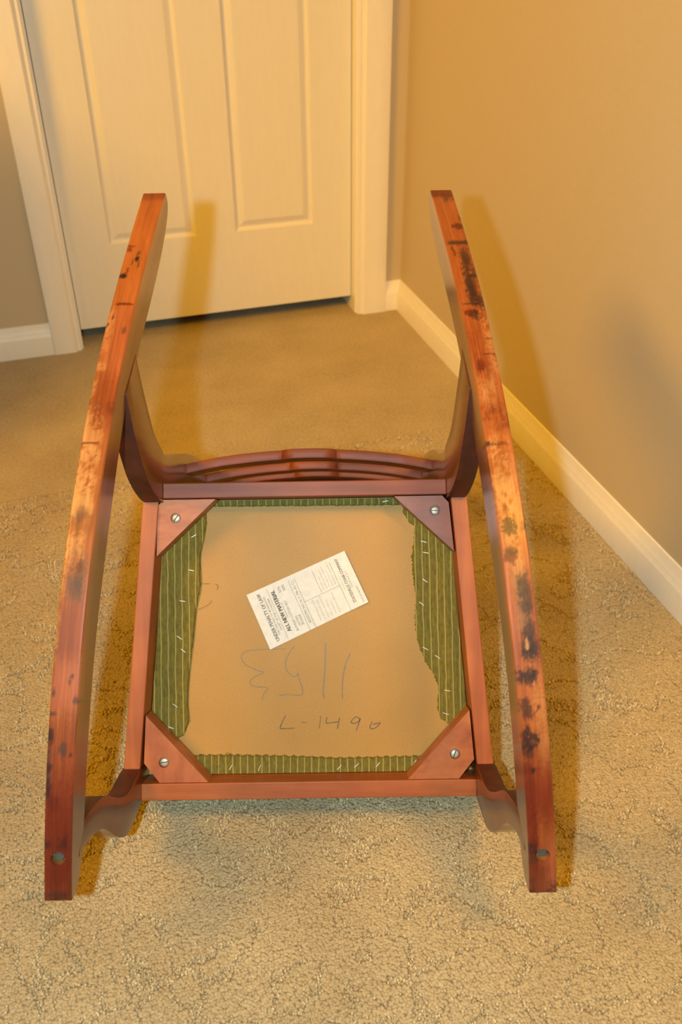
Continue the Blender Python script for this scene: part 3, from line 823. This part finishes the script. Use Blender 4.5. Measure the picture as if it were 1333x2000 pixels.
Ls = [[(-0.0311, 0.0965), (-0.0355, 0.088), (-0.0387, 0.08), (-0.0356, 0.0789), (-0.0192, 0.0795)], [(-0.011, 0.0871), (-0.0041, 0.0863)], [(0.0152, 0.0949), (0.013, 0.0784)],
      [(0.0232, 0.0931), (0.0223, 0.0859), (0.0266, 0.0855), (0.0387, 0.087)], [(0.04, 0.0928), (0.0383, 0.0843), (0.0368, 0.0775)],
      [(0.0667, 0.0907), (0.0612, 0.0929), (0.0551, 0.0866), (0.0585, 0.0845), (0.0645, 0.0865), (0.0672, 0.0907), (0.0645, 0.0822), (0.0617, 0.0745)],
      [(0.0831, 0.0862), (0.0799, 0.0803), (0.0816, 0.0772), (0.0868, 0.0781), (0.0935, 0.0843), (0.0886, 0.0839), (0.0834, 0.0823)]]
strokes('pencil_code', Ls, 0.0014, mat_pencil_dark)['label'] = 'pencil code L-1490'

# --- paper law label with its print
P0, P1, P2, P3 = [np.array(p) for p in ((-0.081, 0.2557), (0.0499, 0.3122), (0.0806, 0.2441), (-0.0505, 0.1831))]
def lab(u, v):          # u along a text line, v down the label, both 0..1
    return (P3 + (P0 - P3) * u) * (1 - v) + (P2 + (P1 - P2) * u) * v
def labz(u, v):         # the paper lifts a little at its free end
    return ZB + 0.0012 + 0.0025 * max(0, v - 0.72) ** 2 / 0.08 + 0.0004 * math.sin(v * 9)
bm = bmesh.new(); gv = []
for i in range(9):
    gv.append([bm.verts.new((*lab(i / 8, j / 24), labz(i / 8, j / 24))) for j in range(25)])
for i in range(8):
    for j in range(24): bm.faces.new((gv[i][j], gv[i + 1][j], gv[i + 1][j + 1], gv[i][j + 1]))
geo = bmesh.ops.extrude_face_region(bm, geom=list(bm.faces))
for v in geo['geom']:
    if isinstance(v, bmesh.types.BMVert): v.co.z -= 0.0003
paper = smooth(obj('paper_label', bm, mat_paper, chair), 40)
paper['label'] = 'white printed paper law label, set askew'

def text_mesh(s):
    cu = bpy.data.curves.new('t', 'FONT'); cu.body = s; cu.resolution_u = 2
    o = bpy.data.objects.new('t', cu); COL.objects.link(o)
    dg = bpy.context.evaluated_depsgraph_get(); dg.update()
    me = bpy.data.meshes.new_from_object(o.evaluated_get(dg))
    bpy.data.objects.remove(o); bpy.data.curves.remove(cu)
    return me
def add_text(bm, s, v, u0, u1, h, bold=0.0):
    me = text_mesh(s)
    co = np.array([vv.co[:] for vv in me.vertices])
    x0, x1 = co[:, 0].min(), co[:, 0].max()
    for off in ([0.0] if not bold else [-bold, 0.0, bold]):
        vs_ = []
        for c in co:
            uu = u0 + (u1 - u0) * (c[0] - x0) / (x1 - x0) + off
            vv = v + h * (0.36 - c[1]) / 0.72
            vs_.append(bm.verts.new((*lab(uu, vv), labz(uu, vv) + 0.00012 + abs(off) * 0.002)))
        for p in me.polygons:
            try: bm.faces.new([vs_[i] for i in p.vertices])
            except ValueError: pass
    bpy.data.meshes.remove(me)
def rule(bm, u0, v0, u1, v1, w=0.0028):
    horizontal = abs(u1 - u0) * 0.0787 > abs(v1 - v0) * 0.1426
    n = 12; A = []; B = []
    for k in range(n + 1):
        u = u0 + (u1 - u0) * k / n; v = v0 + (v1 - v0) * k / n
        du, dv_ = (0, w / 2) if horizontal else (w * 0.9, 0)
        A.append(bm.verts.new((*lab(u - du, v - dv_), labz(u, v) + 0.00012))); B.append(bm.verts.new((*lab(u + du, v + dv_), labz(u, v) + 0.00012)))
    for k in range(n): bm.faces.new((A[k], A[k + 1], B[k + 1], B[k]))
bm = bmesh.new()
add_text(bm, 'UNDER PENALTY OF LAW', .100, .075, .93, .036, .002)
add_text(bm, 'THIS TAG NOT TO BE REMOVED', .138, .15, .85, .018)
add_text(bm, 'EXCEPT BY THE CONSUMER', .168, .215, .80, .018)
rule(bm, .03, .192, .95, .192)
add_text(bm, 'ALL NEW MATERIAL', .232, .136, .886, .040, .005)
add_text(bm, 'CONSISTING OF', .268, .36, .64, .013)
add_text(bm, 'BLENDED COTTON FELT', .303, .09, .646, .022)
add_text(bm, 'LINTERS', .340, .137, .33, .022)
add_text(bm, 'PICKER', .373, .146, .33, .022)
add_text(bm, '50%', .298, .80, .91, .026)
add_text(bm, '50%', .340, .80, .91, .026)
rule(bm, .0, .408, .93, .408)
add_text(bm, 'REGISTRY NO. N. Y. 746 (N. C.)', .437, .12, .895, .024)
rule(bm, .0, .467, .93, .467)
rule(bm, .478, .467, .478, .825)
rule(bm, .50, .647, .93, .647)
rule(bm, .0, .825, .93, .825)
add_text(bm, 'STATESVILLE CHAIR COMPANY', .890, .10, .94, .030, .0015)
add_text(bm, 'STATESVILLE, N. C.', .925, .36, .68, .015)
add_text(bm, 'DATE OF DELIVERY', .962, .04, .36, .017)
obj('label_print', bm, mat_ink, paper)
bm = bmesh.new()
for k, s in enumerate(['Certification is made', 'by the manufacturer', 'that the materials in', 'this article are', 'described in', 'accordance with law.']):
    add_text(bm, s, .535 + .038 * k, .06, .06 + .019 * len(s), .017)
for k, s in enumerate(['Certification', 'by the manufacturer', 'that the materials in', 'this article are', 'described in accordance']):
    add_text(bm, s, .675 + .030 * k, .53, .53 + .0185 * len(s), .015)
add_text(bm, 'MANUFACTURED BY', .853, .38, .66, .013)
obj('label_print', bm, mat_ink_soft, paper)
for (u, v, a) in ((.66, .66, 1.15), (.72, .34, 1.0)):
    p = lab(u, v)
    bm = tube([(-.0042, 0, -.0012), (-.0042, 0, 0.0002), (.0042, 0, 0.0002), (.0042, 0, -.0012)], 0.00034, sides=5)
    bm.transform(Matrix.Translation((p[0], p[1], labz(u, v) + 0.0002)) @ Matrix.Rotation(a, 4, 'Z'))
    obj('staple', bm, mat_staple, paper)

# ---------------------------------------------------------------- carpet pile: cut pile with meandering rows of loops
def tuft_mesh(name, r, h, sub):
    bm = bmesh.new()
    bmesh.ops.create_icosphere(bm, subdivisions=sub, radius=1.0)
    for v in bm.verts: v.co = (v.co.x * r, v.co.y * r, v.co.z * h)
    me = bpy.data.meshes.new(name); bm.to_mesh(me); bm.free()
    for p in me.polygons: p.use_smooth = True
    return me
rng = np.random.default_rng(3)
sp = 0.0031
gx, gy = np.meshgrid(np.arange(-0.66, XW - 0.016, sp), np.arange(0.14, 1.62, sp))
gx = gx.ravel() + rng.uniform(-.45, .45, gx.size) * sp
gy = gy.ravel() + rng.uniform(-.45, .45, gy.size) * sp
# keep what the lens can see
rel = np.stack([gx, gy, np.full(gx.size, -H)], 1)
cu_ = rel @ np.array(r2); cv_ = rel @ np.array(u2); cz_ = rel @ np.array(fwd)
keep = (cz_ > 0.05) & (np.abs(cu_ / cz_) < 0.5) & (np.abs(cv_ / cz_) < 0.70) & (gx < XW - 0.016)
gx, gy = gx[keep], gy[keep]
wx_ = gx + 0.035 * (fbm(gx * 14, gy * 14, 3) - .5) * 2; wy_ = gy + 0.035 * (fbm(gx * 14 + 31, gy * 14 + 9, 3) - .5) * 2
vein = np.abs(fbm(wx_ * 19, wy_ * 19 + 40, 2) - 0.5)
vein2 = np.abs(fbm(wx_ * 30 + 77, wy_ * 30, 2) - 0.5)
loop = (vein < 0.014 + 0.034 * rng.random(gx.size)) | (vein2 < 0.004 + 0.012 * rng.random(gx.size))
pit_shade = loop & (rng.random(gx.size) < 0.34)
def pile(name, sel, tuft, smin, smax, tmin, tmax, zoff):
    me = bpy.data.meshes.new(name)
    P = np.stack([gx[sel], gy[sel], np.full(sel.sum(), zoff)], 1)
    me.from_pydata(P.tolist(), [], [])
    sizes = rng.uniform(smin, smax, len(P))
    for an, vals in (('size', sizes), ('spin', rng.uniform(0, 6.28, len(P)))):
        at_ = me.attributes.new(an, 'FLOAT', 'POINT'); at_.data.foreach_set('value', vals.astype(np.float32))
    tn = rng.uniform(tmin, tmax, len(P))
    dark = pit_shade[sel]
    tn[dark] *= 0.32  # sunken tufts coloured dark to paint in the shade between loops
    me.attributes['size'].data.foreach_set('value', np.where(dark, 0.85, sizes).astype(np.float32))
    me.vertices.foreach_set('co', (P - np.stack([0 * tn, 0 * tn, dark * 0.0022], 1)).astype(np.float32).ravel())
    at_ = me.attributes.new('tone', 'FLOAT_COLOR', 'POINT'); at_.data.foreach_set('color', np.stack([tn, tn, tn, np.ones(len(P))], 1).astype(np.float32).ravel())
    o = bpy.data.objects.new(name, me); COL.objects.link(o)
    ng = bpy.data.node_groups.new(name, 'GeometryNodeTree')
    ng.interface.new_socket('Geometry', in_out='INPUT', socket_type='NodeSocketGeometry')
    ng.interface.new_socket('Geometry', in_out='OUTPUT', socket_type='NodeSocketGeometry')
    gi = ng.nodes.new('NodeGroupInput'); go = ng.nodes.new('NodeGroupOutput')
    iop = ng.nodes.new('GeometryNodeInstanceOnPoints')
    oi = ng.nodes.new('GeometryNodeObjectInfo'); oi.inputs['Object'].default_value = tuft
    ns_ = ng.nodes.new('GeometryNodeInputNamedAttribute'); ns_.data_type = 'FLOAT'; ns_.inputs['Name'].default_value = 'size'
    nr_ = ng.nodes.new('GeometryNodeInputNamedAttribute'); nr_.data_type = 'FLOAT'; nr_.inputs['Name'].default_value = 'spin'
    cx = ng.nodes.new('ShaderNodeCombineXYZ')
    ng.links.new(gi.outputs[0], iop.inputs['Points']); ng.links.new(oi.outputs['Geometry'], iop.inputs['Instance'])
    ng.links.new(ns_.outputs['Attribute'], iop.inputs['Scale'])
    ng.links.new(nr_.outputs['Attribute'], cx.inputs['Z']); ng.links.new(cx.outputs[0], iop.inputs['Rotation'])
    ng.links.new(iop.outputs['Instances'], go.inputs[0])
    md = o.modifiers.new('pile', 'NODES'); md.node_group = ng
    return o
def tuft_obj(name, r, h, sub):
    me = tuft_mesh(name, r, h, sub); me.materials.append(mat_pile)
    o = bpy.data.objects.new(name, me); COL.objects.link(o)
    o.location = (0.30, 3.6, -0.02)
    return o
t1 = tuft_obj('carpet_tuft', 0.0037, 0.0006, 1)
t2 = tuft_obj('carpet_loop', 0.0017, 0.0030, 1)
t1.parent = t2.parent = bpy.data.objects['floor']
o = pile('cut_pile', ~loop, t1, .85, 1.15, .92, 1.03, 0.0)
tag(o, 'smooth beige cut pile of the carpet between its looped rows', 'carpet', kind='stuff')
o = pile('loop_pile', loop, t2, .8, 1.25, .85, 1.45, 0.0008)
tag(o, 'raised nubby loops meandering through the beige carpet', 'carpet', kind='stuff')
